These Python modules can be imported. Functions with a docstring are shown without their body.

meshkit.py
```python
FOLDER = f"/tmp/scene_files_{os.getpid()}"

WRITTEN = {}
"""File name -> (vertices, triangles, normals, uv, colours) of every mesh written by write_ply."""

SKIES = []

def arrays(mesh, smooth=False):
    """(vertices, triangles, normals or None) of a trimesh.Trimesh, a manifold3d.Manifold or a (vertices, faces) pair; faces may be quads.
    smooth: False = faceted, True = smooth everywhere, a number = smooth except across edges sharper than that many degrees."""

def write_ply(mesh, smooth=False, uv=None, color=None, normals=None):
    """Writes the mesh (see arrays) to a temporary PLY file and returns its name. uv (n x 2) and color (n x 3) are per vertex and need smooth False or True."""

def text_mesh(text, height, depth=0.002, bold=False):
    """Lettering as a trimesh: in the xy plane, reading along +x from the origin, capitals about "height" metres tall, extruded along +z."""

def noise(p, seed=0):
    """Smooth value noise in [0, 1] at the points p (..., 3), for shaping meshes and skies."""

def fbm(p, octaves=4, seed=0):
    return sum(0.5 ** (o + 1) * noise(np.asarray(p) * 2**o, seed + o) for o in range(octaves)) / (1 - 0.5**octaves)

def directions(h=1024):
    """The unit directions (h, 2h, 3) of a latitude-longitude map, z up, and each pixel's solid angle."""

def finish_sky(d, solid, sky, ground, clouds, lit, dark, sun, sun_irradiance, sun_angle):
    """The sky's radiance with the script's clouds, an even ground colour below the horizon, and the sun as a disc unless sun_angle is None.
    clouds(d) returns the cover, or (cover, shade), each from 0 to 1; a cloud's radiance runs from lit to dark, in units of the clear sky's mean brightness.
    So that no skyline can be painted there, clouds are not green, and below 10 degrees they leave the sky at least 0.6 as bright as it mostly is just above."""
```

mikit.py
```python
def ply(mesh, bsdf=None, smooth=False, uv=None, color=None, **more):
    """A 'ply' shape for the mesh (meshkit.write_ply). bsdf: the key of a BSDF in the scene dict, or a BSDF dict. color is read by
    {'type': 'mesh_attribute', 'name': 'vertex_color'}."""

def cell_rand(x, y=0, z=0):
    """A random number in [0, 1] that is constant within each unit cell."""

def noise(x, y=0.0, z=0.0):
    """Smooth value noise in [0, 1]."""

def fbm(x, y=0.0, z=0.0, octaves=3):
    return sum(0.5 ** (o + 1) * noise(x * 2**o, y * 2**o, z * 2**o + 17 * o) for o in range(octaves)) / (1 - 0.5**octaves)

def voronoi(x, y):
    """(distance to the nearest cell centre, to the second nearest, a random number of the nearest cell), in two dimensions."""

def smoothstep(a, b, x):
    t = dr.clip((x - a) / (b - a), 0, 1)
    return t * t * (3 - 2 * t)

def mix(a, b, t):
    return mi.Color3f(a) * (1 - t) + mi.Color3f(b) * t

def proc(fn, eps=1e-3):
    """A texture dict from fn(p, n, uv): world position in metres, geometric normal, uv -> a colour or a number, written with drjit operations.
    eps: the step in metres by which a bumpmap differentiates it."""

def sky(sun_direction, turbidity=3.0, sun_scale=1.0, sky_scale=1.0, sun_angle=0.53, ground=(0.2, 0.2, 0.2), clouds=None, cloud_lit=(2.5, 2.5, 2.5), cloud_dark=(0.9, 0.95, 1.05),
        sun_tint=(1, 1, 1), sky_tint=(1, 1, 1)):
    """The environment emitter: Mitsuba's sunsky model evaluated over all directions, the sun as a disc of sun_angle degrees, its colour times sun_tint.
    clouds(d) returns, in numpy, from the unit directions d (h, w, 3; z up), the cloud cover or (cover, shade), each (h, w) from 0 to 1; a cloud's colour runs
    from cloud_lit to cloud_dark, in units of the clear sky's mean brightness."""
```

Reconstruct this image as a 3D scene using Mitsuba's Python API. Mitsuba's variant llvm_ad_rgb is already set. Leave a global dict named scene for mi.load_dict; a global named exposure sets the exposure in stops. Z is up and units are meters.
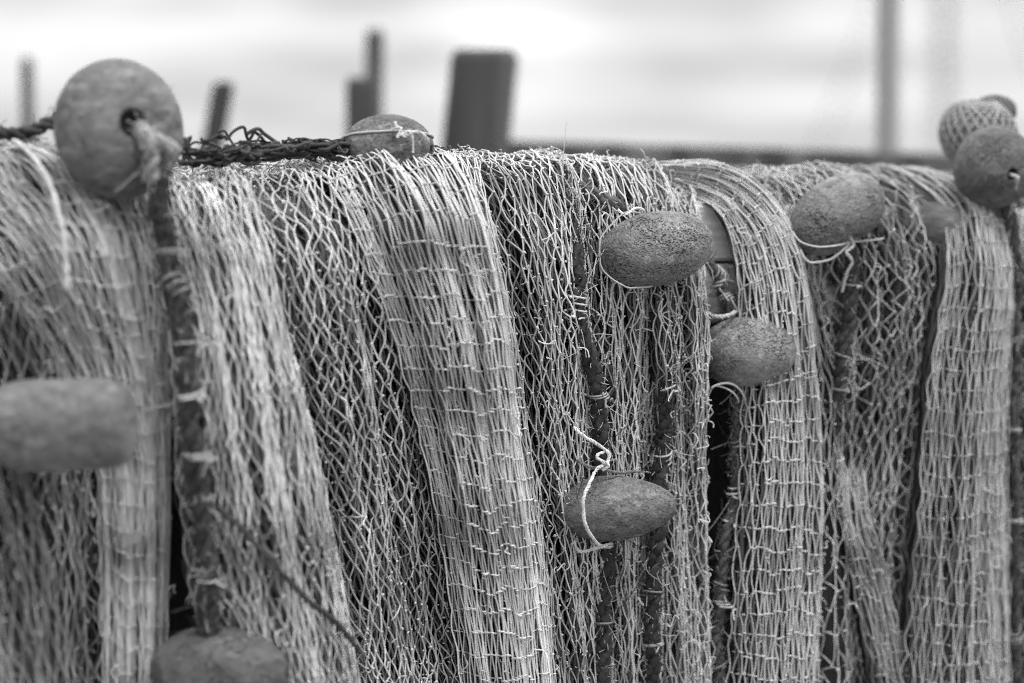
import math
import numpy as np
import trimesh
import drjit as dr
import mitsuba as mi
import mikit
import meshkit
from scipy.interpolate import PchipInterpolator

T = mi.ScalarTransform4f
rng = np.random.default_rng(11)
scene, labels = {}, {}

# ------------------------------------------------------------------ camera, sky, exposure
F_PX, CX, CY = 2400.0, 512.0, 341.5
CAM = np.array([0.0, 0.0, 1.15])
PITCH = math.atan((CY - 163.0) / F_PX)
FWD = np.array([0, math.cos(PITCH), -math.sin(PITCH)])
UP = np.array([0, math.sin(PITCH), math.cos(PITCH)])
RIGHT = np.array([1.0, 0, 0])
scene['camera'] = {
    'type': 'thinlens', 'fov': math.degrees(2 * math.atan(CX / F_PX)), 'fov_axis': 'x',
    'aperture_radius': 0.0225, 'focus_distance': 2.44, 'near_clip': 0.05, 'far_clip': 6000.0,
    'to_world': T().look_at(origin=CAM.tolist(), target=(CAM + FWD).tolist(), up=[0, 0, 1])}
exposure = 3.15


def overcast(d):
    el = np.clip(d[..., 2], 0, 1)
    p = np.stack([d[..., 0] * 15, d[..., 1] * 15, d[..., 2] * 75], -1)
    streak = meshkit.fbm(p, 4, 5)
    streak = streak + 0.10 * (meshkit.fbm(p * np.array([2.2, 2.2, 1.1]), 3, 8) - 0.5)
    shade = 0.84 * (1 - el) ** 1.2 + 0.95 * (streak - 0.5)
    return np.ones_like(el), np.clip(shade, 0, 1)


scene['sky'] = mikit.sky((0.22, -0.26, 0.94), turbidity=3, sun_scale=0.3, sun_angle=22, clouds=overcast,
                         cloud_lit=(2.0, 2.0, 2.0), cloud_dark=(0.70, 0.70, 0.70), sun_tint=(0.842, 1.0, 1.28), ground=(0.18, 0.18, 0.18))


# ------------------------------------------------------------------ where things stand
A0, A1 = np.array([-0.428, 2.272]), np.array([0.5653, 2.78])      # the front face of the rail, in plan
E_S = np.append((A1 - A0) / np.linalg.norm(A1 - A0), 0.0)
E_D = np.array([E_S[1], -E_S[0], 0.0])
P0 = np.array([A0[0], A0[1], 0.0])


def ray(x, y):
    d = FWD + RIGHT * (x - CX) / F_PX - UP * (y - CY) / F_PX
    return d / np.linalg.norm(d)


def at(x, y, off=0.0):
    """The point in front of (off metres nearer than) the rail's face that is seen at x, y."""
    d = ray(x, y)
    t = ((P0 - CAM) @ E_D) / (d @ E_D)
    return CAM + d * (t - off)


def deep(x, y, depth):
    d = FWD + RIGHT * (x - CX) / F_PX - UP * (y - CY) / F_PX
    return CAM + d * depth


def px(p):
    """Metres per pixel at the point p."""
    return float((p - CAM) @ FWD) / F_PX


# ------------------------------------------------------------------ materials
def grey(v):
    return {'type': 'rgb', 'value': [v, v, v]}


def principled(key, tex, rough=0.85, spec=0.3, bump=None, scale=0.001, eps=5e-4):
    b = {'type': 'principled', 'base_color': tex, 'roughness': rough, 'specular': spec}
    if bump is not None:
        b = {'type': 'bumpmap', 'arbitrary': mikit.proc(bump, eps), 'scale': scale, 'nested': b}
    scene[key] = {'type': 'twosided', 'nested': b}


VC = {'type': 'mesh_attribute', 'name': 'vertex_color'}
principled('mat_twine', VC, 0.9, 0.2)
principled('mat_cord', VC, 0.8, 0.25)


def pits(p):
    """Small pits of two sizes, thick in some places and worn away in others."""
    where = mikit.fbm(p.x * 28 + 5, p.y * 28, p.z * 28, 3)
    a = mikit.smoothstep(0.64, 0.76, mikit.noise(p.x * 800, p.y * 900, p.z * 900))
    b = mikit.smoothstep(0.70, 0.80, mikit.noise(p.x * 520 + 3, p.y * 520, p.z * 520))
    return dr_max(a * mikit.smoothstep(0.35, 0.6, where), b * mikit.smoothstep(0.5, 0.7, where))


def dr_max(a, b):
    return a + b - a * b


def scratch(p):
    return 0.25 * mikit.smoothstep(0.70, 0.76, mikit.fbm(p.x * 110, p.y * 110 + 9, p.z * 230, 2)) + mikit.smoothstep(0.72, 0.78, mikit.fbm(p.x * 230 + 4, p.y * 230, p.z * 60, 2))


def float_rough(p, n, uv):
    big = mikit.fbm(p.x * 34, p.y * 34, p.z * 34, 3)
    fine = mikit.fbm(p.x * 600, p.y * 600, p.z * 600, 2)
    mid = mikit.fbm(p.x * 150, p.y * 150, p.z * 150, 3)
    v = 0.15 + 0.16 * (big - 0.5) + 0.20 * (fine - 0.5) + 0.14 * (mid - 0.5)
    v = v * (1 - 0.8 * pits(p)) + 0.09 * scratch(p)
    return mi.Color3f(dr_floor(v))


def dr_floor(v):
    return dr.maximum(v, 0.02)


def float_rough_bump(p, n, uv):
    return 0.8 * mikit.fbm(p.x * 480, p.y * 480, p.z * 480, 2) + 1.2 * mikit.fbm(p.x * 90, p.y * 90, p.z * 90, 2) - 1.2 * pits(p)


def float_smooth(p, n, uv):
    big = mikit.fbm(p.x * 30 + 3, p.y * 30, p.z * 30, 4)
    fine = mikit.fbm(p.x * 520, p.y * 520, p.z * 520, 2)
    mid = mikit.fbm(p.x * 120, p.y * 120, p.z * 120, 3)
    scuff = mikit.smoothstep(0.60, 0.72, mikit.fbm(p.x * 70, p.y * 70 + 9, p.z * 160, 3))
    v = 0.115 + 0.14 * (big - 0.5) + 0.13 * (fine - 0.5) + 0.12 * (mid - 0.5) + 0.07 * scuff + 0.07 * scratch(p)
    return mi.Color3f(dr_floor(v * (1 - 0.5 * pits(p))))


def float_smooth_bump(p, n, uv):
    return 0.7 * mikit.fbm(p.x * 420, p.y * 420, p.z * 420, 2) + 2.0 * mikit.fbm(p.x * 60, p.y * 60, p.z * 60, 3) - 0.4 * pits(p)


principled('mat_float_rough', mikit.proc(float_rough), 0.6, 0.5, float_rough_bump, 0.0010)
def float_dark(p, n, uv):
    return 0.6 * float_rough(p, n, uv)


def pile_dark(p, n, uv):
    return 0.5 * pile_colour(p, n, uv)


principled('mat_float_dark', mikit.proc(float_dark), 0.65, 0.4, float_rough_bump, 0.0010)
principled('mat_float_smooth', mikit.proc(float_smooth), 0.72, 0.3, float_smooth_bump, 0.0008)


def rail_axis(p):
    s = p.x * float(E_S[0]) + p.y * float(E_S[1])
    d = p.x * float(E_D[0]) + p.y * float(E_D[1])
    return s, d


def wood_height(p, n, uv):
    s, d = rail_axis(p)
    g = mikit.fbm(s * 6, d * 160, p.z * 190, 3)
    crack = mikit.smoothstep(0.66, 0.74, mikit.fbm(s * 2.5 + 3, d * 60, p.z * 75, 2))
    return g - 1.6 * crack


def wood_colour(p, n, uv):
    s, d = rail_axis(p)
    g = mikit.fbm(s * 6, d * 160, p.z * 190, 3)
    crack = mikit.smoothstep(0.66, 0.74, mikit.fbm(s * 2.5 + 3, d * 60, p.z * 75, 2))
    return mi.Color3f((0.55 + 0.4 * (g - 0.5)) * (1 - 0.75 * crack))


principled('mat_plank', mikit.proc(wood_colour), 0.85, 0.2, wood_height, 0.002)


def pile_colour(p, n, uv):
    g = mikit.fbm(p.x * 26, p.y * 26, p.z * 2.5, 3)
    return mi.Color3f(dr.maximum(0.085 + 0.18 * (g - 0.5), 0.015))


principled('mat_pile', mikit.proc(pile_colour), 0.9, 0.2)
principled('mat_pile_dark', mikit.proc(pile_dark), 0.9, 0.2)
principled('mat_pole', grey(0.26), 0.6, 0.4)
principled('mat_paint', grey(0.5), 0.5, 0.4)


def quay_colour(p, n, uv):
    g = mikit.fbm(p.x * 3, p.y * 3, p.z * 3, 4)
    f = mikit.fbm(p.x * 60, p.y * 60, p.z * 60, 2)
    return mi.Color3f(0.2 + 0.12 * (g - 0.5) + 0.1 * (f - 0.5))


principled('mat_quay', mikit.proc(quay_colour), 0.9, 0.2)


def land_colour(p, n, uv):
    return mi.Color3f(0.26 + 0.12 * (mikit.fbm(p.x * 0.05, p.y * 0.05, p.z * 0.4, 3) - 0.5))


principled('mat_land', mikit.proc(land_colour), 0.95, 0.1)


def water_colour(p, n, uv):
    return mi.Color3f(0.16 + 0.08 * (mikit.fbm(p.x * 0.05, p.y * 0.02, 0.0, 3) - 0.5))


principled('mat_water', mikit.proc(water_colour), 0.3, 0.5)


# ------------------------------------------------------------------ naming
def numbered(key):
    if not any(k == key or k.startswith(key + '__') for k in list(scene) + list(labels)):
        return key
    n = 1
    while any(k == f'{key}_{n:03d}' or k.startswith(f'{key}_{n:03d}__') for k in list(scene) + list(labels)):
        n += 1
    return f'{key}_{n:03d}'


def thing(name, label, cat, group=None, kind=None):
    key = numbered(name)
    labels[key] = {'label': label, 'category': cat}
    if group:
        labels[key]['group'] = group
    if kind:
        labels[key]['kind'] = kind
    return key


def part(parent, name, mesh, mat, smooth=False, color=None, label=None, kind=None):
    key = numbered(f'{parent}__{name}')
    scene[key] = mikit.ply(mesh, mat, smooth, color=color)
    if label or kind:
        labels[key] = {k: v for k, v in (('label', label), ('kind', kind)) if v}
    return key


def struct(name, mesh, mat, smooth=False):
    scene[name] = mikit.ply(mesh, mat, smooth)
    labels[name] = {'kind': 'structure'}


# ------------------------------------------------------------------ twine
def tubes(P, r, sides=5, tone=0.5):
    """P (n, m, 3): n polylines of m points as tubes; r: scalar or (n, m); tone: scalar, (n,) or (n, m)."""
    n, m, _ = P.shape
    t = np.gradient(P, axis=1)
    t /= np.linalg.norm(t, axis=2, keepdims=True) + 1e-12
    ref = np.where(np.abs(t[..., 1:2]) < 0.9, np.array([0, 1.0, 0]), np.array([1.0, 0, 0]))
    a = np.cross(t, ref)
    a /= np.linalg.norm(a, axis=2, keepdims=True) + 1e-12
    b = np.cross(t, a)
    ang = np.arange(sides) * 2 * np.pi / sides
    R = np.broadcast_to(np.asarray(r, float).reshape(np.shape(r) + (1,) * (2 - np.ndim(r))), (n, m))
    V = P[:, :, None] + R[:, :, None, None] * (np.cos(ang)[:, None] * a[:, :, None] + np.sin(ang)[:, None] * b[:, :, None])
    i, j, k = np.meshgrid(np.arange(n), np.arange(m - 1), np.arange(sides), indexing='ij')
    idx = lambda i, j, k: (i * m + j) * sides + k % sides
    q = np.stack([idx(i, j, k), idx(i, j, k + 1), idx(i, j + 1, k + 1), idx(i, j + 1, k)], -1).reshape(-1, 4)
    caps = []
    for jj, o in ((0, -1), (m - 1, 1)):
        for kk in range(1, sides - 1):
            c = [idx(np.arange(n), jj, 0 * np.arange(n)), idx(np.arange(n), jj, kk + 0 * np.arange(n)), idx(np.arange(n), jj, kk + 1 + 0 * np.arange(n))]
            caps.append(np.stack(c[::o], -1))
    F = np.vstack([q[:, [0, 1, 2]], q[:, [0, 2, 3]]] + caps)
    tn = np.broadcast_to(np.asarray(tone, float).reshape(np.shape(tone) + (1,) * (2 - np.ndim(tone))), (n, m))
    C = np.repeat(np.repeat(tn.reshape(-1, 1), sides, 0), 3, 1)
    return V.reshape(-1, 3), F, C


OCT_V = np.array([[1, 0, 0], [-1, 0, 0], [0, 1, 0], [0, -1, 0], [0, 0, 1], [0, 0, -1]], float)
OCT_F = np.array([[0, 2, 4], [2, 1, 4], [1, 3, 4], [3, 0, 4], [2, 0, 5], [1, 2, 5], [3, 1, 5], [0, 3, 5]])


def blobs(C, X, Y, Z, tone):
    """Little knots: octahedra at C with half axes X, Y, Z (n, 3), smoothed by their normals."""
    V = C[:, None] + OCT_V[None, :, 0:1] * X[:, None] + OCT_V[None, :, 1:2] * Y[:, None] + OCT_V[None, :, 2:3] * Z[:, None]
    n = len(C)
    F = (OCT_F[None] + np.arange(n)[:, None, None] * 6).reshape(-1, 3)
    return V.reshape(-1, 3), F, np.repeat(np.repeat(tone.reshape(-1, 1), 6, 0), 3, 1)


def join(parts):
    o, V, F, C = 0, [], [], []
    for v, f, c in parts:
        V.append(v), F.append(f + o), C.append(c)
        o += len(v)
    return np.vstack(V), np.vstack(F), np.vstack(C)


def add_tubes(parent, name, data, mat='mat_twine', **kw):
    v, f, c = data
    return part(parent, name, (v, f), mat, True, color=c, **kw)


def smooth_path(pts, n):
    pts = np.asarray(pts, float)
    s = np.append(0, np.cumsum(np.linalg.norm(np.diff(pts, axis=0), axis=1)))
    return PchipInterpolator(s, pts)(np.linspace(0, s[-1], n))


def wiggle(P, amp, freq, seed):
    s = np.append(0, np.cumsum(np.linalg.norm(np.diff(P, axis=0), axis=1)))
    off = np.stack([meshkit.fbm(np.stack([s * freq, s * 0 + 7.3 * k + seed, s * 0], -1), 3, seed) - 0.5 for k in range(3)], -1)
    return P + 2 * amp * off


# ------------------------------------------------------------------ the draped nets
class Drape:
    """A net hung over the rail: cross-sections (x left, y left, x right, y right, offset from the rail) from its crest down."""

    def __init__(self, rows, bulge=0.16, pleat=0.006, folds=4.0, seed=0, back=0.9):
        L = [at(a, b, o) for a, b, c, d, o in rows]
        R = [at(c, d, o) for a, b, c, d, o in rows]
        ext = lambda p, back_, down, side: p - E_D * back_ + np.array([0, 0, -down]) + E_S * side * np.clip((back_ - .07) * 1.6, 0, 1)
        for b_, dn in ((0.045, 0.006), (0.085, 0.035), (0.105, 0.12), (0.11, back)):  # far side widened and lengthened to block light leaking through the gaps
            L.insert(0, ext(at(*rows[0][:2], rows[0][4]), b_, dn, -1))
            R.insert(0, ext(at(*rows[0][2:4], rows[0][4]), b_, dn, 1))
        L, R = np.array(L), np.array(R)
        M = (L + R) / 2
        s = np.append(0, np.cumsum(np.linalg.norm(np.diff(M, axis=0), axis=1)))
        self.s, self.len, self.crest = s, s[-1], s[4]
        self.fL, self.fR = PchipInterpolator(s, L), PchipInterpolator(s, R)
        self.bulge, self.pleat, self.folds, self.seed = bulge, pleat, folds, seed

    def __call__(self, u, v, lift=0.0):
        """Points of the surface at u (0..1 across), v (metres along), lifted off it."""
        u, v = np.broadcast_arrays(np.asarray(u, float), np.asarray(v, float))
        vc = np.clip(v, 0, self.len)
        L, R = self.fL(vc), self.fR(vc)
        e = 0.004
        tv = (self.fL(np.clip(vc + e, 0, self.len)) + self.fR(np.clip(vc + e, 0, self.len))) - (self.fL(np.clip(vc - e, 0, self.len)) + self.fR(np.clip(vc - e, 0, self.len)))
        W = R - L
        n = np.cross(tv, W)
        n /= np.linalg.norm(n, axis=-1, keepdims=True) + 1e-12
        w = np.linalg.norm(W, axis=-1)
        self.n = n
        uu = np.clip(u, 0, 1)
        arch = (1 - (2 * uu - 1) ** 2) ** 0.8
        edge = np.clip(arch * 3, 0, 1)
        p = np.stack([u * self.folds + 0.3 * np.sin(v * 9 + self.seed), v * 2.2, u * 0 + self.seed * 3.7], -1)
        fold = meshkit.fbm(p, 2, self.seed)
        fine = meshkit.fbm(np.stack([u * self.folds * 3.1, v * 5, u * 0 + self.seed], -1), 2, self.seed + 9)
        front = np.clip((v - self.crest + 0.01) / 0.1, 0.15, 1)
        d = np.minimum(self.bulge * w, 0.05) * arch * np.clip((v - self.crest - 0.03) / 0.12, 0, 1) + front * edge * (self.pleat * 3.2 * (fold - 0.5) + self.pleat * 1.4 * (fine - 0.5)) + lift
        hump = 0.016 * (meshkit.fbm(np.stack([u * 2.6, u * 0 + self.seed * 5.3, v * 3], -1), 2, self.seed) - 0.42) * np.exp(-((v - self.crest - .015) / 0.05) ** 2)
        d = d + hump
        return L + W * u[..., None] + n * d[..., None]


def net_layer(S, N, pitch=0.023, opening=0.9, r=0.00085, tone=0.5, lift=0.0, jit=0.22, u0=0.0, u1=1.0, v0=None, v1=None, seed=0,
              knot=1.0, dirt=0.35, wave=0.006, warp=0.35, jv_=0.10, kw=1.35, swirl=1.0, edge=1.3):
    """The meshes of a net along the drape S: (strands, knots), each (vertices, faces, tones)."""
    g = np.random.default_rng(1000 + seed)
    v0 = S.crest - 0.11 if v0 is None else v0
    v1 = S.len if v1 is None else v1
    M = int((v1 - v0) / pitch)
    k, r_ = np.meshgrid(np.arange(N), np.arange(M + 1), indexing='ij')
    even = (k + r_) % 2 == 0
    kid = np.where(even, k, k - 1) + 1                          # the knot that strand k passes in row r
    ju, jv, jd = (g.normal(0, 1, (N + 2, M + 1)) for _ in range(3))
    c = np.where(even, k + 0.5, k - 0.5) + np.where(even, -0.5, 0.5) * (1 - opening)
    u = c + jit * ju[kid, r_]
    at_edge = (kid == 0) | (kid == N)
    u = np.where(at_edge & (g.random((N, M + 1)) < 0.7), u + np.where(kid == 0, -0.5, 0.5) * g.uniform(0.0, edge, (N, M + 1)), u)
    v = v0 + r_ * pitch + jv_ * pitch * jv[kid, r_] + wave * 2 * (meshkit.fbm(np.stack([kid / N * 4.0, r_ * 0.35, k * 0 + seed], -1), 2, seed) - 0.5) * 2
    if kw > 2:
        v = v + pitch * 0.45 * (meshkit.noise(np.stack([kid / N * 7.0 + 0.15 * r_, r_ * 0.05, k * 0 + seed], -1), seed + 6) - 0.5)
    else:
        sw = np.stack([kid * 0.17, r_ * 0.2, k * 0 + seed * 1.7], -1)
        u = u + swirl * 2.6 * (meshkit.fbm(sw, 2, seed + 11) - 0.5)
        v = v + swirl * pitch * 2.6 * (meshkit.fbm(sw, 2, seed + 12) - 0.5)
    depth = 0.0011 * jd[kid, r_] + 0.004 * swirl * (meshkit.fbm(np.stack([kid * 0.3, r_ * 0.25, k * 0 + seed], -1), 2, seed + 13) - 0.5) * (kw < 2)
    # three points for each bar of mesh
    sub = 3
    q = np.arange(M * sub + 1)
    i0, f = np.minimum(q // sub, M - 1), None
    f = q / sub - i0
    lerp = lambda X: X[:, i0] * (1 - f) + X[:, i0 + 1] * f
    U, V, D = lerp(u), lerp(v), lerp(depth)
    mid = (4 * f * (1 - f))[None]
    U = U + mid * np.repeat(g.normal(0, 0.22, (N, M)), sub, 1)[:, np.minimum(q, M * sub - 1)]
    per = 0.0016 * (meshkit.noise(np.stack([np.repeat(np.arange(N)[:, None], len(q), 1) * 3.1, V * 7, V * 0 + seed], -1), seed) - 0.5) * 2
    D = D + per - mid * 0.0006
    warpf = lambda x: x + warp / (2 * np.pi * 3) * np.sin(2 * np.pi * 3 * x + seed) * 0.9
    X = u0 + (u1 - u0) * warpf((U + 0.5) / N)
    P = S(X, V, lift + D)
    base = tone * (1 + 0.22 * g.normal(0, 1, (N, 1)).clip(-1.8, 1.8) * 0.7)
    stain = meshkit.fbm(P * 14, 3, seed + 3)
    t = base * (1 - dirt * np.clip((stain - 0.42) * 3.2, 0, 1))
    strands = tubes(P, r * (1 + 0.12 * g.normal(0, 1, (N, 1)).clip(-2, 2)) * np.ones((N, len(q))), 5, np.clip(t, 0.02, 0.8))
    # knots
    sel = (even | (kw > 2)) & (k < N - 1)
    cu = warpf((k + 0.5 + jit * ju[np.minimum(k + 1, N), r_] + 0.5) / N)[sel] * (u1 - u0) + u0
    cv = v[sel]
    keep = g.random(len(cu)) < (0.9 if kw > 2 else 0.95)
    cu, cv, dd = cu[keep], cv[keep], depth[sel][keep]
    C = S(cu, cv, lift + dd + (0.0012 if kw > 2 else 0.0004))
    nrm = S.n
    X_ = S(cu + 1e-3, cv, lift + dd) - S(cu - 1e-3, cv, lift + dd)
    X_ /= np.linalg.norm(X_, axis=1, keepdims=True) + 1e-12
    Y_ = np.cross(nrm, X_)
    sz = r * knot * g.uniform(1.5, 2.3, (len(C), 1))
    tilt = g.normal(0, 0.2 if kw > 2 else 0.35, (len(C), 1))
    knots = blobs(C, (X_ + tilt * Y_) * sz * kw, (Y_ - tilt * X_) * sz * (0.66 if kw > 2 else 0.95), nrm * sz * (0.66 if kw > 2 else 0.95), np.clip((1.02 if kw > 2 else 1.0) * tone * g.uniform(0.8, 1.2, len(C)), 0.02, 0.85))
    return strands, knots


def shade_sheet(S, lift, tone, seed, u0=0.05, u1=0.95, period=0.005):
    """Solid stand-in for the inner folds, gap shade painted into its tone: a corrugated sheet under the open meshes, over the rail and down its far side to block light."""
    nu, nv = 90, 110
    u, v = np.meshgrid(np.linspace(u0, u1, nu), np.linspace(0, S.len, nv), indexing='ij')
    w = np.linalg.norm(S.fR(S.len * 0.6) - S.fL(S.len * 0.6))
    ripple = 0.0022 * np.sin(2 * np.pi * u * w / period + 2.5 * np.sin(v * 22 + seed)) + 0.004 * (meshkit.fbm(np.stack([u * w * 60, v * 9, u * 0 + seed], -1), 3, seed) - 0.5)
    P = S(u, v, lift + ripple)
    i, j = np.meshgrid(np.arange(nu - 1), np.arange(nv - 1), indexing='ij')
    q = np.stack([i * nv + j, i * nv + j + 1, (i + 1) * nv + j + 1, (i + 1) * nv + j], -1).reshape(-1, 4)
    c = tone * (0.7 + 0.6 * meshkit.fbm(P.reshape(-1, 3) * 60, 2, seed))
    return P.reshape(-1, 3), q, np.repeat(c[:, None], 3, 1)


def loose_bits(S, count, seed, tone, r=0.0006, size=0.018, lift=0.004, m=9):
    g = np.random.default_rng(seed)
    u, v = g.uniform(0.03, 0.97, count), g.uniform(S.crest - 0.01, S.len, count)
    C = S(u, v, lift)
    d = g.normal(0, 1, (count, 3)) + S.n * 0.5 + np.array([0, 0, -0.6])
    d /= np.linalg.norm(d, axis=1, keepdims=True)
    e = np.cross(d, g.normal(0, 1, (count, 3)))
    e /= np.linalg.norm(e, axis=1, keepdims=True)
    t = np.linspace(0, 1, m)[None, :, None]
    l = g.uniform(0.3, 1.0, (count, 1, 1)) * size
    P = C[:, None] + d[:, None] * t * l + e[:, None] * l * 0.35 * np.sin(t * np.pi * g.uniform(0.5, 2.0, (count, 1, 1)))
    return tubes(P, r, 4, np.clip(tone * g.uniform(0.7, 1.3, count), 0, 0.8))


NETS = 'nets draped over the timber rail'


def fishing_net(label, rows, N, tone=0.5, layers=2, opening=0.9, pitch=0.023, seed=1, bulge=0.16, pleat=0.006, folds=4.0, r=0.00082, jit=0.22,
                inner=1.35, bits=25, core_shade=0.014, warp=0.35, knot=1.0, fuzz=350, gap=0.006, dirt=0.5, edge=1.3, ribbed=False, back=.9):
    tone = tone * 0.92
    S = Drape(rows, bulge, pleat, folds, seed, back)
    t = thing('fishing_net', label, 'fishing net', NETS)
    rib = dict(jv_=0.035, kw=2.5, wave=0.0045) if ribbed else dict(edge=edge)
    if ribbed:
        opening, jit, r = 0.55, 0.12, 0.00080
    a, kn = net_layer(S, N, pitch, opening, r, tone, 0, jit, seed=seed, warp=warp, knot=knot, dirt=dirt, **rib)
    add_tubes(t, 'twine', a)
    add_tubes(t, 'knots', kn, kind='stuff')
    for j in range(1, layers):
        a, kn = net_layer(S, int(N * inner), pitch * (1 if ribbed else 1 + 0.11 * j), opening * 0.95, r, tone * (0.44 - 0.11 * j), -gap * j, jit * 1.2, 0.02, 0.98, seed=seed + 50 * j, warp=warp, knot=knot, dirt=dirt)  # same twine, toned down by layer: shade between meshes painted in
        add_tubes(t, 'shaded_inner_twine', join([a, kn]))
    v, f, c = shade_sheet(S, -gap * layers - 0.005, core_shade, seed)  # near-black sheet paints the shade seen through the meshes
    part(t, 'shaded_folds', (v, f), 'mat_twine', True, color=c)
    add_tubes(t, 'loose_ends', join([loose_bits(S, bits, seed, tone), loose_bits(S, fuzz, seed + 5, tone, .00032, .008, .001, 5)]), kind='stuff')
    return S


# ------------------------------------------------------------------ setting: quay, water, far shore, breakwater
def sheet(x0, x1, y0, y1, z, n=1):
    x, y = np.meshgrid(np.linspace(x0, x1, n + 1), np.linspace(y0, y1, n + 1), indexing='ij')
    v = np.stack([x, y, x * 0 + z], -1).reshape(-1, 3)
    i, j = np.meshgrid(np.arange(n), np.arange(n), indexing='ij')
    q = np.stack([i * (n + 1) + j, (i + 1) * (n + 1) + j, (i + 1) * (n + 1) + j + 1, i * (n + 1) + j + 1], -1).reshape(-1, 4)
    return v, q


def box(sx, sy, sz, c, rot=None, bevel=0.0):
    import manifold3d as m3
    if bevel:
        s = np.array([sx, sy, sz]) / 2 - bevel
        pts = []
        for a in np.ndindex(2, 2, 2):
            o = (np.array(a) * 2 - 1) * s
            for k in range(3):
                e = np.zeros(3)
                e[k] = bevel * (a[k] * 2 - 1)
                pts.append(o + e)
        m = trimesh.Trimesh(*(lambda h: (np.asarray(h.vert_properties)[:, :3], np.asarray(h.tri_verts)))(m3.Manifold.hull_points(np.array(pts)).to_mesh()), process=False)
    else:
        m = trimesh.creation.box((sx, sy, sz))
    if rot is not None:
        m.apply_transform(rot)
    m.apply_translation(c)
    return m


struct('water', sheet(-3000, 3000, -800, 5000, -1.1), 'mat_water')
struct('quay', box(60, 14, 1.6, (0, 0.2, -0.8), bevel=0.03), 'mat_quay')

gx = np.linspace(-900, 900, 240)
ridge = 0.5 + 1.4 * meshkit.fbm(np.stack([gx * 0.012, gx * 0, gx * 0], -1), 4, 3)
prof = np.array([[0, -1.6], [6, -0.8], [25, 0.55], [60, 1.0], [140, 0.2], [200, -1.6]])
V = np.array([[x, 780 + 30 * math.sin(x * 0.004) + a, -1.6 if b < -1.5 else max(b, -0.8) * h] for x, h in zip(gx, ridge) for a, b in prof])
i, j = np.meshgrid(np.arange(len(gx) - 1), np.arange(5), indexing='ij')
struct('far_shore', (V, np.stack([i * 6 + j, (i + 1) * 6 + j, (i + 1) * 6 + j + 1, i * 6 + j + 1], -1).reshape(-1, 4)), 'mat_land', True)

# ------------------------------------------------------------------ timber rail
RAIL_Z0 = float(at(715, 203)[2])


def rail_frame(s, d, z):
    return P0 + E_S * s + E_D * d + np.array([0, 0, z])


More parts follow.
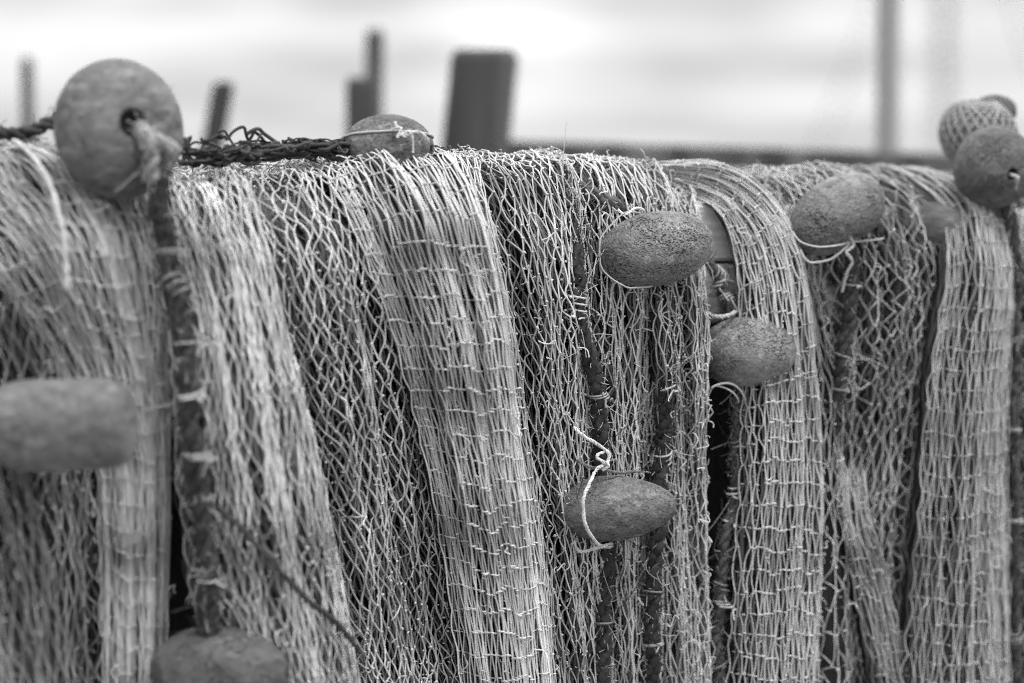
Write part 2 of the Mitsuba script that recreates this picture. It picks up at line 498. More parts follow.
ROT = np.eye(4)
ROT[:3, 0], ROT[:3, 1], ROT[:3, 2] = E_S, -E_D, [0, 0, 1]
TILT = trimesh.transformations.rotation_matrix(-0.022 * -1, [0, 1, 0])       # the left end stands a little higher
rail = thing('timber_rail', 'weathered timber rail of stacked planks carrying the nets', 'rail')
s_mid = 0.70
for n_, (z, h, t_) in enumerate([(-0.031, 0.062, 0.085), (-0.097, 0.064, 0.083)]):
    part(rail, 'plank', box(3.6, t_, h, rail_frame(s_mid, -0.034, RAIL_Z0 + z), ROT @ TILT, 0.004), 'mat_plank')
for s in (-0.9, 2.25):
    part(rail, 'post', box(0.10, 0.10, RAIL_Z0 + 0.06 * (-1 if s > 0 else 0), rail_frame(s, -0.145, (RAIL_Z0 + 0.06 * (-1 if s > 0 else 0)) / 2), ROT, 0.006), 'mat_pile')

# ------------------------------------------------------------------ nets, left to right
fishing_net('dim blurred open net at the far left, behind the leftmost float',
            [(-190, 143, 40, 142, -.01), (-170, 220, 70, 220, .03), (-140, 330, 112, 330, .045), (-110, 450, 120, 450, .05), (-60, 740, 122, 740, .045)], 42, 0.38, 3, seed=2, folds=7, core_shade=0.02, jit=.4, pleat=.016, pitch=.017, gap=.012, opening=.75, bits=60)
fishing_net('blurred strip of net slanting down at the bottom left corner',
            [(-250, 150, -90, 145, 0.0), (-220, 220, -60, 220, .07), (-170, 330, -20, 330, .11), (-110, 450, 12, 440, .13), (-60, 560, 50, 560, .13), (-25, 740, 72, 740, .12)], 20, 0.42, 2, seed=3, bulge=.3)
fishing_net('pale gathered net below the large round float, narrowing to a ribbed column',
            [(-110, 146, 62, 147, -.02), (-100, 156, 110, 158, .02), (-80, 192, 146, 190, .05), (-10, 270, 162, 270, .075), (40, 340, 168, 340, .08), (76, 410, 170, 410, .085), (100, 480, 170, 480, .085), (104, 580, 168, 580, .082), (101, 740, 166, 740, .08)],
            46, 0.62, 2, seed=4, ribbed=True, folds=4, pleat=.012, bulge=.3)
fishing_net('wide-meshed net slanting to the right beside the dark rope under the large round float',
            [(128, 172, 248, 168, -.02), (140, 184, 252, 184, .03), (150, 240, 266, 250, .085), (172, 330, 288, 340, .115), (178, 430, 312, 430, .13), (184, 530, 332, 530, .135), (198, 620, 348, 620, .135), (232, 740, 372, 740, .13)],
            42, 0.58, 3, seed=5, jit=.28, pitch=.016, bulge=.34, folds=5, pleat=.012, gap=.007, inner=1.15, opening=.82)
fishing_net('open net with dark gaps left of the broad ribbed net',
            [(180, 165, 405, 154, -.03), (188, 178, 412, 168, .02), (204, 215, 420, 205, .06), (228, 270, 430, 265, .075), (244, 350, 444, 350, .07), (266, 450, 456, 450, .065), (296, 560, 466, 560, .06), (328, 740, 484, 740, .055)],
            46, 0.62, 3, seed=6, inner=1.15, gap=.014, folds=7, pleat=.016, pitch=.0135, jit=.34, edge=2.4)
fishing_net('broad pale ribbed net in the middle, right of the half hidden float on top',
            [(300, 157, 474, 153, -.03), (318, 165, 478, 161, .02), (334, 190, 484, 192, .072), (358, 250, 497, 252, .10), (388, 330, 514, 330, .108), (416, 430, 526, 430, .105), (438, 540, 541, 540, .098), (460, 740, 560, 740, .09)],
            58, 0.60, 2, seed=7, ribbed=True, folds=5, pleat=.013, bulge=.34)
fishing_net('loose open net between the broad ribbed net and the dark rope above the pointed float',
            [(435, 153, 562, 153, -.03), (445, 162, 572, 166, .015), (458, 195, 580, 200, .055), (480, 260, 583, 260, .068), (500, 340, 590, 340, .066), (514, 430, 594, 430, .062), (530, 540, 604, 540, .058), (548, 740, 614, 740, .05)],
            29, 0.58, 3, seed=8, inner=1.15, pitch=.0155, jit=.32, gap=.008, bulge=.3, pleat=.01, opening=.82)
fishing_net('fine tangled net below the dark pitted float near the centre',
            [(545, 158, 655, 160, -.02), (556, 166, 662, 168, .02), (568, 205, 674, 206, .05), (578, 300, 672, 300, .05), (584, 400, 668, 400, .046), (590, 520, 664, 520, .044), (598, 740, 664, 740, .04)],
            36, 0.54, 4, seed=9, jit=.48, inner=1.1, bits=110, pitch=.015, gap=.006, opening=.75, edge=2, folds=6, pleat=.011)
fishing_net('narrow bunch of net strands overlapping the left end of the speckled float',
            [(610, 165, 692, 186, -.01), (640, 200, 699, 208, .035), (650, 260, 704, 260, .055), (657, 340, 709, 340, .09), (660, 420, 708, 420, .075), (664, 540, 708, 540, .06), (670, 740, 712, 740, .052)],
            24, 0.54, 4, seed=10, jit=.48, opening=.75, edge=3.5, bits=80, pleat=.008, pitch=.0145, gap=.006)
fishing_net('arched pale net folded over the rail right of the bare plank',
            [(652, 178, 655, 163, -.02), (690, 193, 703, 159, .0), (718, 210, 747, 173, .035), (734, 250, 787, 216, .045), (740, 300, 806, 268, .058), (742, 360, 815, 340, .07), (741, 450, 821, 450, .07), (734, 560, 821, 560, .068), (726, 740, 820, 740, .062)],
            38, 0.54, 2, seed=11, ribbed=True, folds=4, pleat=.009, bulge=.26)
fishing_net('open dark-gapped net hanging under the tilted kidney-shaped float',
            [(745, 168, 885, 168, -.03), (760, 178, 905, 176, .01), (790, 225, 940, 214, .04), (810, 300, 950, 290, .035), (818, 370, 944, 360, .03), (822, 450, 930, 440, .026), (822, 560, 914, 560, .024), (822, 740, 910, 740, .02)],
            32, 0.5, 3, seed=12, jit=.4, inner=1.15, gap=.012, core_shade=.02, pitch=.0145, pleat=.013, folds=5, edge=2)
fishing_net('dim net in the dark fold left of the blurred ribbed net',
            [(880, 176, 1010, 184, -.03), (890, 240, 1000, 240, .0), (895, 400, 985, 400, .0), (890, 740, 985, 740, .0)], 34, 0.42, 2, seed=18, opening=.7)
fishing_net('thin stray edge of net right of the arched pale net',
            [(770, 185, 800, 225, .02), (800, 270, 815, 275, .05), (811, 340, 828, 340, .06), (817, 400, 843, 400, .06), (815, 480, 841, 480, .056), (812, 560, 850, 560, .054), (815, 740, 852, 740, .05)],
            7, 0.55, 1, seed=13, jit=.35, core_shade=.04, fuzz=60)
fishing_net('blurred ribbed net at the right below the two round floats',
            [(875, 168, 1004, 184, -.02), (905, 180, 1010, 192, .02), (944, 217, 1014, 220, .07), (944, 270, 1014, 270, .09), (930, 350, 1010, 350, .095), (920, 430, 1008, 430, .095), (908, 540, 1008, 540, .09), (896, 740, 1010, 740, .085)],
            46, 0.45, 3, seed=14, ribbed=True, pleat=.012, folds=5, bulge=.3)
fishing_net('dim blurred net at the right edge of the view',
            [(985, 190, 1130, 195, 0), (1000, 250, 1120, 250, .02), (1005, 400, 1110, 400, .025), (1006, 740, 1110, 740, .025)],
            24, 0.3, 2, seed=15)
fishing_net('narrow ribbed fold of net slanting at the lower right',
            [(838, 470, 862, 468, .03), (842, 520, 868, 512, .055), (848, 570, 882, 562, .062), (864, 640, 896, 632, .064), (886, 740, 914, 740, .062)], 16, 0.42, 2, seed=16, ribbed=True, back=.05, bulge=.3, fuzz=60)


# ------------------------------------------------------------------ ropes and cords
def rope_data(path, R, tone=0.05, strands=3, seed=0, pitch=7.0, fuzz=0):
    g = np.random.default_rng(seed)
    s = np.append(0, np.cumsum(np.linalg.norm(np.diff(path, axis=0), axis=1)))
    t = np.gradient(path, axis=0)
    t /= np.linalg.norm(t, axis=1, keepdims=True)
    a = np.cross(t, np.where(np.abs(t[:, 1:2]) < 0.9, [0, 1.0, 0], [1.0, 0, 0]))
    a /= np.linalg.norm(a, axis=1, keepdims=True)
    b = np.cross(t, a)
    out = []
    for k in range(strands):
        ph = 2 * np.pi * (k / strands + s / (pitch * R))
        P = path + R * 0.52 * (np.cos(ph)[:, None] * a + np.sin(ph)[:, None] * b)
        P = P + 0.10 * R * g.normal(0, 1, P.shape)
        tn = tone * (0.75 + 0.9 * meshkit.fbm(np.stack([s * 90, s * 0 + k, s * 0 + seed], -1), 2, seed))
        out.append(tubes(P[None], (R * 0.56 * (1 + 0.12 * g.normal(0, 1, len(s)).clip(-2, 2)))[None], 8, tn[None]))
    if fuzz:
        n = int(fuzz * s[-1])
        i = g.integers(0, len(s), n)
        th = g.uniform(0, 2 * np.pi, n)
        o = np.cos(th)[:, None] * a[i] + np.sin(th)[:, None] * b[i]
        d = o * 0.7 + t[i] * g.normal(0, 0.8, (n, 1)) + g.normal(0, 0.3, (n, 3))
        e = g.normal(0, 1, (n, 3))
        q = np.linspace(0, 1, 7)[None, :, None]
        l = (g.uniform(0.5, 2.0, (n, 1, 1)) + 3.2 * (g.random((n, 1, 1)) < .12)) * R
        P = path[i][:, None] + o[:, None] * R * 0.8 + d[:, None] * q * l * 0.7 + e[:, None] * l * 0.3 * q ** 2
        out.append(tubes(P, 0.00035, 4, g.choice([tone, tone * 1.8, 0.4], n, p=[.4, .35, .25])))
    return join(out)


def pts(*xyz):
    return np.array([at(*p) for p in xyz])


def rope(name, label, cat, path_px, R, tone=0.05, seed=0, fuzz=900, n=None, amp=0.003, group=None, lash=0):
    P = pts(*path_px)
    length = np.linalg.norm(np.diff(P, axis=0), axis=1).sum()
    P = wiggle(smooth_path(P, n or int(length / 0.0022)), amp, 18, seed)
    t = thing(name, label, cat, group)
    add_tubes(t, 'strands', rope_data(P, R, tone, seed=seed, fuzz=fuzz), 'mat_cord')
    g = np.random.default_rng(seed + 77)
    for k in range(lash):
        i = int(len(P) * (0.12 + 0.8 * (k + g.uniform(.2, .8)) / lash))
        i = min(max(i, 2), len(P) - 3)
        ax = P[i + 1] - P[i - 1]
        ax /= np.linalg.norm(ax)
        a = np.cross(ax, [0, 1.0, 0.1])
        a /= np.linalg.norm(a)
        b = np.cross(ax, a)
        turns = g.integers(1, 4)
        th = np.linspace(0, 2 * np.pi * turns + 1, 26 * turns)
        W = P[i] + (R * 1.2) * (np.cos(th)[:, None] * a + np.sin(th)[:, None] * b) + (ax + 0.6 * g.normal(0, 1, 3)) * (th / (2 * np.pi) * 0.0026 * g.uniform(.6, 1.8) + 0.0015 * np.sin(th + g.uniform(0, 6)))[:, None]
        tail = W[-1] + np.outer(np.linspace(0, 1, 10), g.normal(0, 0.006, 3) + np.array([0, -0.004, -0.006]))
        W = np.vstack([W, tail[1:]])
        add_tubes(t, 'lashing', tubes(W[None], 0.0010, 6, np.full((1, len(W)), g.uniform(.18, .5))), 'mat_cord')
    return t


ROPES = 'dark ropes hanging down among the nets'
rope('net_rope', 'thick dark rope hanging from the large round float to the float at the bottom', 'rope',
     [(152, 152, .155), (160, 185, .15), (170, 250, .15), (181, 330, .165), (189, 420, .17), (198, 500, .172), (206, 580, .172), (212, 632, .165)], .0095, .035, 21, 2200, group=ROPES, lash=7, amp=.007)
rope('net_rope', 'dark rope running down behind the left end of the pointed float', 'rope',
     [(556, 182, .03), (572, 235, .075), (577, 300, .10), (589, 360, .098), (597, 420, .094), (600, 470, .088), (606, 560, .078), (602, 620, .075), (598, 740, .07)], .0084, .026, 22, 1700, group=ROPES, lash=4, amp=.005)
rope('net_rope', 'dark rope below the pitted float, passing right of the pointed float', 'rope',
     [(662, 262, .055), (667, 300, .07), (668, 345, .084), (664, 410, .08), (660, 480, .078), (656, 560, .074), (654, 620, .07), (657, 740, .066)], .0084, .026, 23, 1700, group=ROPES, lash=4, amp=.004)
rope('net_rope', 'short dark rope over the bare plank above the speckled float', 'rope',
     [(700, 262, .05), (716, 275, .03), (722, 292, .03), (729, 312, .04), (735, 330, .05)], .0058, .06, 24, 1200, group=ROPES, lash=4)
rope('net_rope', 'dark rope hanging beside the black gap under the speckled float', 'rope',
     [(737, 384, .06), (738, 420, .058), (736, 470, .055), (729, 520, .055), (724, 560, .055), (720, 620, .052), (718, 740, .05)], .0060, .06, 25, 1800, group=ROPES, lash=7, amp=.004)
rope('net_rope', 'dark rope hanging from the tilted kidney-shaped float', 'rope',
     [(848, 240, .075), (852, 265, .075), (850, 300, .075), (845, 340, .072), (838, 380, .065), (832, 440, .04)], .0075, .035, 26, 900, group=ROPES, lash=3)
rope('net_rope', 'blurred rope hanging at the right edge under the dark round float', 'rope',
     [(1002, 196, .10), (1012, 230, .10), (1015, 300, .09), (1014, 420, .085), (1016, 740, .08)], .0075, .04, 27, 900, group=ROPES, lash=4)
rope('head_rope', 'dark rope on top of the nets left of the large round float', 'rope',
     [(-60, 128, -.01), (-20, 132, 0), (15, 134, 0), (40, 128, 0), (62, 118, -.02)], .0062, .03, 28, 500, amp=.002)
rope('head_rope', 'dark rope crossing the top of the nets left of the dark pitted float', 'rope',
     [(556, 176, .02), (570, 182, .032), (590, 191, .046), (612, 202, .056), (640, 214, .05)], .0058, .08, 29, 1400, amp=.002)
rope('thin_rope', 'thin dark rope slanting across the net above the bottom float', 'rope',
     [(218, 508, .165), (245, 532, .195), (275, 565, .205), (305, 598, .205), (335, 622, .19), (360, 652, .165)], .0028, .04, 30, 600, amp=.002)


def cord(parent, P, r=.0013, tone=.5, seed=0, n=None, amp=.0008):
    P = np.asarray(P, float)
    length = np.linalg.norm(np.diff(P, axis=0), axis=1).sum()
    P = wiggle(smooth_path(P, n or max(14, int(length / .002))), amp, 60, seed)
    return add_tubes(parent, 'tie_cord', rope_data(P, r, tone, seed=seed, pitch=6) if r > .0013 else tubes(P[None], r, 7, np.full((1, len(P)), tone)), 'mat_cord')


# ------------------------------------------------------------------ dark tangle along the top
def tangle(label, path_px, count, R, seed, tone=.035, loop=.02, r=.0011):
    g = np.random.default_rng(seed)
    path = smooth_path(pts(*path_px), 200)
    out = []
    n = 46
    for _ in range(count):
        a0 = g.uniform(-.1, .75)
        ln = g.uniform(.18, .5)
        i = np.clip((np.linspace(a0, a0 + ln, n) * 199), 0, 199)
        P = path[i.astype(int)] + (i % 1)[:, None] * 0
        ph = np.linspace(0, ln * g.uniform(8, 22), n) + g.uniform(0, 99)
        nz = [meshkit.fbm(np.stack([ph + 31 * k, np.full(n, g.uniform(0, 99)), np.full(n, .5)], -1), 2, seed + k) - .5 for k in range(3)]
        base = g.normal(0, .35, 2) * R
        up = g.random() < .3
        off = np.stack([nz[0] * loop, nz[1] * 2.2 * R + base[0], nz[2] * (2.6 if up else 1.3) * R + base[1] + (.25 * R if up else 0)], -1)
        P = P + off
        out.append(P)
    P = np.array(out)
    # soft paths: a short running mean along each
    k = np.array([1, 2, 3, 2, 1.]) / 9
    Q = P.copy()
    for c in range(3):
        Q[:, 2:-2, c] = np.apply_along_axis(lambda x: np.convolve(x, k, 'valid'), 1, P[..., c])
    t = thing('net_tangle', label, 'net')
    add_tubes(t, 'dark_twine', tubes(Q, r * g.uniform(.6, 1.5, (len(Q), 1)) * np.ones((1, n)), 6, tone * g.uniform(.6, 1.8, len(Q))), 'mat_cord')
    return t


TG = tangle('tangle of dark twine on top of the nets between the two top floats',
            [(176, 158, .02), (215, 158, .02), (260, 152, .015), (310, 149, .01), (352, 150, .015)], 60, .017, 41, loop=.05, r=.0014)
tangle('small dark tangle on top of the nets right of the half hidden float', [(398, 150, .02), (415, 148, .015), (436, 152, .02), (450, 158, .02)], 36, .008, 42, loop=.012)

# ------------------------------------------------------------------ floats
FLOATS = 'floats tied along the net ropes'


def float_thing(label, c, ax, half, wide, hole=.006, mat='mat_float_rough', point=0.0, box_=2.0, seed=0, dents=(), rough=.02, wide2=None, cut=0.0):
    """A float as a body of revolution about its bored axis ax: half its length, wide its radius; point sharpens the far end, box_ > 2 squares it."""
    ax = np.asarray(ax, float) / np.linalg.norm(ax)
    b = np.cross(ax, [0.13, -0.4, 0.9])
    b /= np.linalg.norm(b)
    cc = np.cross(ax, b)
    th = np.linspace(0, np.pi, 64)
    z = np.cos(th)
    rr = np.abs(np.sin(th)) ** (2.0 / box_)
    z = np.sign(z) * np.abs(z) ** (2.0 / box_)
    rr = rr * (1 - point * 0.5 * (z + 0.25)) if point else rr
    rr = rr * wide
    zz = z * half
    keep = rr > hole * 1.25
    zz, rr = zz[keep], rr[keep]
    e0, e1 = zz[0], zz[-1]
    lip = np.linspace(0, np.pi / 2, 5)
    ra = hole * 1.25
    top = [(ra - .25 * hole * math.sin(a) * 1.0, e0 - .3 * hole * (1 - math.cos(a)) - (0 if a == 0 else .0)) for a in lip[1:]]
    bot = [(ra - .25 * hole * math.sin(a) * 1.0, e1 + .3 * hole * (1 - math.cos(a))) for a in lip[1:]]
    prof = np.array([(0.0004, e0 * .35), (hole, e0 * .35)] + top[::-1] + list(zip(rr, zz)) + bot + [(hole, e1 * .35), (0.0004, e1 * .35)])
    na = 96
    an = np.arange(na) * 2 * np.pi / na
    V = np.stack([prof[:, None, 0] * np.cos(an), prof[:, None, 0] * np.sin(an) * (wide2 or 1.0), np.repeat(prof[:, None, 1], na, 1)], -1)
    m = len(prof)
    i, j = np.meshgrid(np.arange(m - 1), np.arange(na), indexing='ij')
    q = np.stack([i * na + j, (i + 1) * na + j, (i + 1) * na + (j + 1) % na, i * na + (j + 1) % na], -1).reshape(-1, 4)
    V = V.reshape(-1, 3)
    k = meshkit.fbm(V / half * 1.6 + seed * 5.1, 3, seed) - .5
    k2 = meshkit.fbm(V / half * 7 + seed, 3, seed + 4) - .5
    V = V * (1 + rough * 3 * k + rough * .8 * k2)[:, None]
    P = V[:, :1] * b + V[:, 1:2] * cc + V[:, 2:] * ax + c
    for p, rad, dep in dents:
        dd = np.linalg.norm(P - p, axis=1)
        to = c - P
        P = P + to / (np.linalg.norm(to, axis=1, keepdims=True) + 1e-9) * (dep * np.exp(-(dd / rad) ** 2))[:, None]
    t = thing('net_float', label, 'float', FLOATS)
    part(t, 'body', (P, q[:, ::-1]), mat, True)
    B = np.stack([b * wide, cc * wide * (wide2 or 1.0), ax * half], 1)
    return t, B


def ring(c, B, nrm, off, scale=1.025, a0=0.0, a1=2 * np.pi, n=70):
    """A cord round the float: where the plane nrm.x = off (in the float's unit sphere, nrm a world direction) meets it."""
    nn = B.T @ np.asarray(nrm, float)
    nn /= np.linalg.norm(nn)
    u = np.cross(nn, [0.31, 0.5, 0.8])
    u /= np.linalg.norm(u)
    w = np.cross(nn, u)
    a = np.linspace(a0, a1, n)
    q = nn * off + math.sqrt(max(1e-6, 1 - off * off)) * (np.cos(a)[:, None] * u + np.sin(a)[:, None] * w)
    return c + scale * q @ B.T


def dirv(x, up, toward):
    return RIGHT * x + UP * up - FWD * toward


# the large round float at the upper left, its bore facing the camera
c = at(119, 129, .105); k = px(c)
t, B = float_thing('large round grey float with rope through its hole, uppermost left', c, dirv(.52, .06, 1), 46 * k, 66 * k, 13 * k, 'mat_float_smooth', seed=1, rough=.012, wide2=1.07)
h0 = c + dirv(.52, .06, 1) / 1.13 * 44 * k
h0 = h0 + RIGHT * 5 * k - UP * 6 * k
P = [h0 + FWD * .04 + RIGHT * 4 * k, h0 + RIGHT * 2 * k, h0 + RIGHT * 8 * k - UP * 6 * k - FWD * .008, h0 + RIGHT * 14 * k - UP * 26 * k - FWD * .004, h0 + RIGHT * 10 * k - UP * 50 * k]
add_tubes(t, 'tie_cord', rope_data(smooth_path(P, 60), .0075, .2, seed=51, fuzz=900), 'mat_cord')
P = [h0 + RIGHT * 6 * k - UP * 4 * k - FWD * .006, h0 + RIGHT * 22 * k - UP * 12 * k - FWD * .006, h0 + RIGHT * 38 * k - UP * 20 * k]
add_tubes(t, 'tie_cord', rope_data(smooth_path(P, 40), .0055, .26, seed=52, fuzz=600), 'mat_cord')

# half hidden float on top
c = at(388, 150, .02); k = px(c)
t, B = float_thing('grey float half hidden on top of the nets, left of the largest post', c, dirv(1, -.05, .3), 48 * k, 36 * k, 6 * k, 'mat_float_smooth', seed=2)
cord(t, ring(c, B, dirv(0, 1, -.12), .33), .0012, .36, 53)
cord(t, [c + dirv(.008, .024, .038), c + dirv(.014, .016, .043), c + dirv(.017, .010, .046), c + dirv(.030, .014, .040), c + dirv(.042, .006, .03)], .0019, .36, 54, amp=.002)
cord(t, [c + dirv(.006, .018, .040), c + dirv(.016, .018, .046), c + dirv(.012, .008, .048), c + dirv(.022, .014, .046), c + dirv(.027, -.006, .04)], .0014, .4, 55, amp=.002)

# dark pitted float near the centre
c = at(655, 249, .085); k = px(c)
t, B = float_thing('dark pitted oval float above the centre, left of the bare plank', c, dirv(1, .17, .12), 60 * k, 37 * k, 5 * k, seed=3, rough=.016)
cord(t, [at(640, 213, .10), at(628, 212, .10), at(612, 224, .10), at(600, 243, .10), at(600, 262, .10), at(612, 279, .10), at(632, 288, .10), at(652, 286, .095)], .0009, .36, 57)
cord(t, [at(645, 212, .09), at(636, 208, .10), at(626, 214, .10), at(618, 210, .095)], .0014, .55, 58)

# speckled float half under the bunch
c = at(747, 352, .065); k = px(c)
t, B = float_thing('speckled oval float with its left end under net, below the bare plank', c, dirv(1, .04, .05), 50 * k, 35 * k, 5 * k, seed=4, rough=.014)
cord(t, [at(704, 312, .05), at(718, 317, .07), at(735, 312, .06)], .0022, .3, 59)
cord(t, [at(712, 388, .07), at(728, 383, .08), at(742, 392, .08), at(746, 404, .07), at(742, 416, .06)], .0011, .5, 60)
cord(t, [at(708, 396, .06), at(716, 386, .07), at(732, 392, .08), at(738, 402, .07)], .0009, .5, 61)

# pointed float
c = at(617, 508, .105); k = px(c)
t, B = float_thing('pale-corded pointed grey float, lowest of the sharp ones', c, dirv(1, .05, .08), 60 * k, 34 * k, 5 * k, 'mat_float_smooth', point=.35, seed=5, rough=.02)
cord(t, [at(574, 427, 0.100), at(584, 436, 0.110), at(600, 446, 0.115), at(609, 455, 0.117), at(607, 463, 0.120), at(598, 468, 0.123), at(590, 482, 0.133), at(583, 503, 0.141), at(584, 520, 0.140), at(590, 534, 0.131), at(600, 545, 0.115), at(612, 546, 0.085)], .0018, .45, 62, amp=.0006)
cord(t, [at(574, 541, .09), at(582, 552, .10), at(596, 548, .11), at(612, 543, .105)], .0018, .4, 63)
cord(t, [at(577, 460, .095), at(590, 467, .11), at(606, 470, .115), at(625, 473, .108), at(640, 471, .098)], .0016, .12, 64)
cord(t, [at(604, 452, .115), at(597, 458, .122), at(608, 465, .125), at(602, 470, .12)], .0017, .45, 65)

# tilted kidney float
c = at(837, 214, .075); k = px(c)
t, B = float_thing('speckled kidney-shaped float tilted up to the right', c, dirv(.82, .55, .15), 52 * k, 36 * k, 5 * k, seed=6, rough=.014, dents=[(c + dirv(15 * k, -32 * k, 10 * k), 13 * k, 17 * k)])
cord(t, [at(793, 232, .08), at(803, 243, .10), at(822, 247, .112), at(840, 245, .11), at(850, 242, .10), at(866, 241, .10), at(884, 238, .09)], .0010, .4, 66)
cord(t, [at(800, 250, .08), at(812, 263, .09), at(828, 260, .10), at(842, 251, .105), at(850, 243, .1)], .0012, .42, 67)
cord(t, [at(850, 236, .10), at(854, 245, .106), at(847, 252, .106), at(852, 262, .1), at(846, 275, .09), at(842, 292, .08)], .0018, .4, 68, amp=.0015)

# two round floats at the upper right
c = at(994, 168, .09); k = px(c)
t, B = float_thing('blurred dark round float with a corded hole, upper right', c, dirv(.35, -.25, .9), 36 * k, 42 * k, 6 * k, 'mat_float_dark', seed=7)
cord(t, [c + dirv(.3, -.25, .9) * 30 * k, c + dirv(.4, -.3, .9) * 40 * k, at(1012, 205, .11), at(1008, 240, .10)], .0022, .3, 69)
c = at(978, 134, -.02); k = px(c)
t, B = float_thing('net-wrapped round float behind the dark round float, upper right', c, dirv(.2, .8, .4), 34 * k, 38 * k, 5 * k, 'mat_float_smooth', seed=8)
wrap = []
for a in np.linspace(0, np.pi, 13)[:-1]:
    wrap.append(ring(c, B, dirv(math.cos(a), .55, math.sin(a)), .1, 1.03))
    wrap.append(ring(c, B, dirv(math.cos(a), -.55, math.sin(a)), .1, 1.035))
add_tubes(t, 'net_wrap', tubes(np.array(wrap), .0011, 5, .3))
c = at(993, 112, -.05); k = px(c)
float_thing('small dark float peeping over the net-wrapped float, upper right', c, dirv(1, .1, .3), 24 * k, 17 * k, 4 * k, 'mat_float_dark', seed=9)

# float under the meshes at the right
c = at(936, 224, .042); k = px(c)
float_thing('smooth float lying under open meshes at the right', c, dirv(1, -.12, .3), 40 * k, 24 * k, 4 * k, 'mat_float_smooth', seed=10)

# leftmost and bottom floats
c = at(64, 425, .20); k = px(c)
float_thing('blurred barrel-shaped float at the left edge, nearest of all', c, dirv(1, .03, .12), 70 * k, 46 * k, 6 * k, 'mat_float_smooth', box_=5, seed=11)
c = at(219, 671, .16); k = px(c)
t, B = float_thing('blurred egg-shaped float hanging at the bottom left', c, dirv(1, -.03, .1), 69 * k, 46 * k, 6 * k, 'mat_float_dark', seed=12, dents=[(c + dirv(-8 * k, 44 * k, 12 * k), 11 * k, 8 * k)])
cord(t, [at(198, 586, .14), at(208, 606, .15), at(214, 625, .165), at(212, 640, .165)], .0028, .5, 70, amp=.0015)
cord(t, [at(216, 560, .14), at(222, 580, .15), at(231, 594, .15), at(240, 608, .14)], .0024, .55, 71, amp=.0015)

# pale tape of twine at the far left
t = thing('twine_strand', 'pale thick strand lying over the net at the upper left', 'twine')
cord(t, [at(14, 141, .03), at(34, 158, .09), at(52, 190, .135), at(63, 235, .16), at(67, 290, .165)], .0026, .36, 72)
t = thing('twine_strand', 'pale strand sticking out beside the dark rope left of the open net', 'twine')
cord(t, [at(200, 205, .05), at(225, 214, .06), at(238, 226, .07), at(232, 246, .08), at(240, 260, .06)], .0022, .6, 73)

# ------------------------------------------------------------------ behind: piles, rail, pole, boat
PILES = 'mooring piles behind the nets'


def pile(label, x0, y0, w, depth, dx=0.0, rot=0.4, round_=False, mat='mat_pile', h=2.2):
    """A pile whose head is seen at x0, y0, w pixels wide, leaning dx per unit of height."""
    p = deep(x0, y0, depth)
    k = depth / F_PX
    n = 12 if round_ else 4
    t = thing('mooring_pile', label, 'post', PILES)
    levels = np.array([0, .012, .05, .4, 1.2, h + 1.2])
    rad = np.array([.86, 1, 1.0, 1.02, 1.04, 1.06]) * (w * k / 2) * (1.0 if round_ else 1.22)
    an = np.arange(n) * 2 * np.pi / n + rot
    V = [np.stack([p[0] - dx * z + r * np.cos(an), p[1] + r * np.sin(an), np.full(n, p[2] - z)], -1) for z, r in zip(levels, rad)]
    V = np.vstack(V + [[p]])
    q = [[i * n + j, i * n + (j + 1) % n, (i + 1) * n + (j + 1) % n, (i + 1) * n + j] for i in range(len(levels) - 1) for j in range(n)]
    f = [[a, c_, b_] for a, b_, c_, d_ in q] + [[a, d_, c_] for a, b_, c_, d_ in q] + [[len(V) - 1, j, (j + 1) % n] for j in range(n)]
    part(t, 'shaft', (V, np.array(f)), mat)
    return t


pile('broad dark square pile, largest of those behind the nets', 486, 50, 73, 3.75, .105, rot=.72)
pile('thin dark leaning pile right of the large round float', 224, 82, 20, 3.9, .19, rot=.6, mat='mat_pile_dark')
pile('short dark pile left of the half hidden float', 361, 78, 32, 3.9, .0, rot=.75, mat='mat_pile_dark')
pile('tall slim pile just behind the short dark pile', 375, 30, 19, 4.2, .02, round_=True)
pile('faint far pile at the left edge beyond the large round float', 27, 58, 13, 4.3, .0, round_=True)

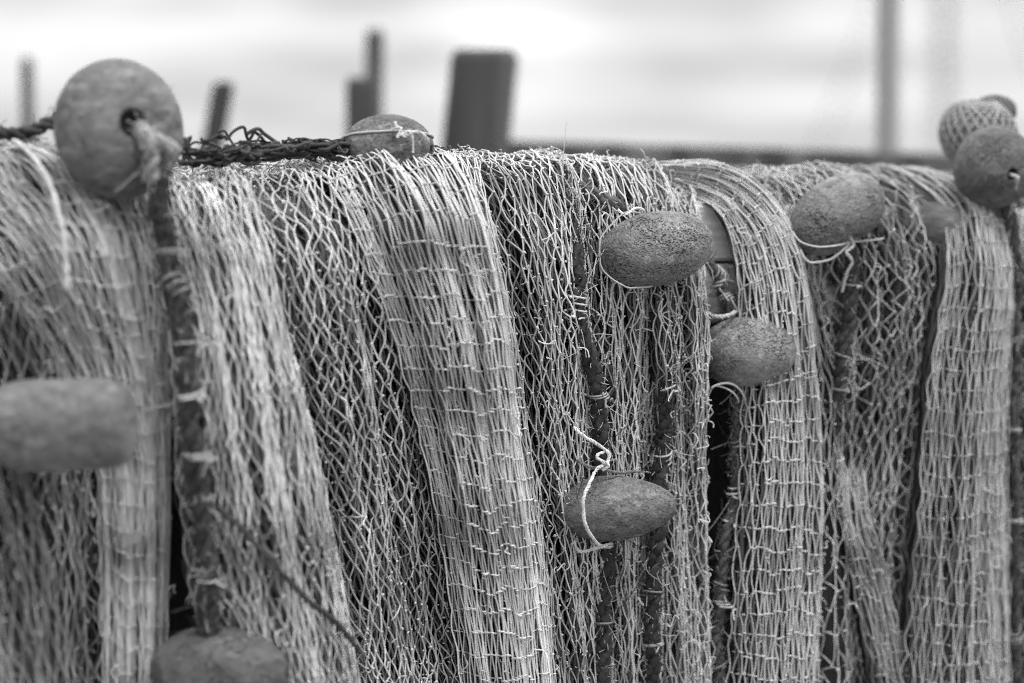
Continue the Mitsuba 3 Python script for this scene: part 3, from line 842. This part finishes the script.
t = thing('jetty_rail', 'dark blurred horizontal rail running right from the broad square pile', 'rail')
a, b = deep(503, 152, 3.83), deep(1250, 173, 4.05)
L = np.linalg.norm(b - a)
M = np.eye(4)
ex = (b - a) / L
ey = np.cross([0, 0, 1], ex); ey /= np.linalg.norm(ey)
M[:3, 0], M[:3, 1], M[:3, 2] = ex, ey, np.cross(ex, ey)
part(t, 'beam', box(L, .07, .036, (a + b) / 2, M, .004), 'mat_pile')
e = deep(1250, 173, 4.05)
part(t, 'post', box(.08, .08, e[2] + 1.1, (e[0], e[1] + .08, (e[2] - 1.1) / 2), None, .004), 'mat_pile')

t = thing('pole', 'slim grey upright pole behind the nets at the right', 'pole')
p = deep(887, 160, 4.1)
m = trimesh.creation.cylinder(.0195, 4.2, sections=24)
m.apply_translation((p[0], p[1], -1.2 + 2.1 + .05))
part(t, 'shaft', m, 'mat_pole', 40)
m = trimesh.creation.icosphere(2, .03)
m.apply_translation((p[0], p[1], 3.07))
part(t, 'cap', m, 'mat_pole', True)

# a small sailing boat far off: only its mast and stays show, faintly
t = thing('sailing_boat', 'far sailing boat whose faint mast rises right of the slim pole', 'boat')
bc = deep(942, 150, 42.0); bc[2] = -1.1
sec = []
for x in np.linspace(-1, 1, 15):
    wid = .95 * (1 - abs(x) ** 2.6 * (1 if x > 0 else .35)) + .02
    sheer = .62 + .18 * x * x
    for y, z in ((-1, sheer), (-.9, .2), (-.45, -.15), (.45, -.15), (.9, .2), (1, sheer)):
        sec.append([x * 2.9, y * wid, z])
V = np.array(sec)
f = [[i * 6 + j, i * 6 + j + 1, (i + 1) * 6 + j + 1, (i + 1) * 6 + j] for i in range(14) for j in range(5)] + [[i * 6, (i + 1) * 6, (i + 1) * 6 + 5, i * 6 + 5] for i in range(14)] + [[0, 5, 4, 1], [1, 4, 3, 2], [84, 85, 88, 89], [85, 86, 87, 88]]
part(t, 'hull', (V + bc, np.array(f)), 'mat_paint', 30)
m = trimesh.creation.cylinder(.045, 8, sections=12); m.apply_translation(bc + [0, 0, 4.3])
part(t, 'mast', m, 'mat_pole', 40)
for q0 in ([2.8, 0, .8], [-2.8, 0, .8], [0, .9, .7], [0, -.9, .7]):
    P = np.linspace(bc + np.array(q0), bc + [0, 0, 8.2], 12)
    add_tubes(t, 'stay', tubes(P[None], .028, 5, .2), 'mat_cord')
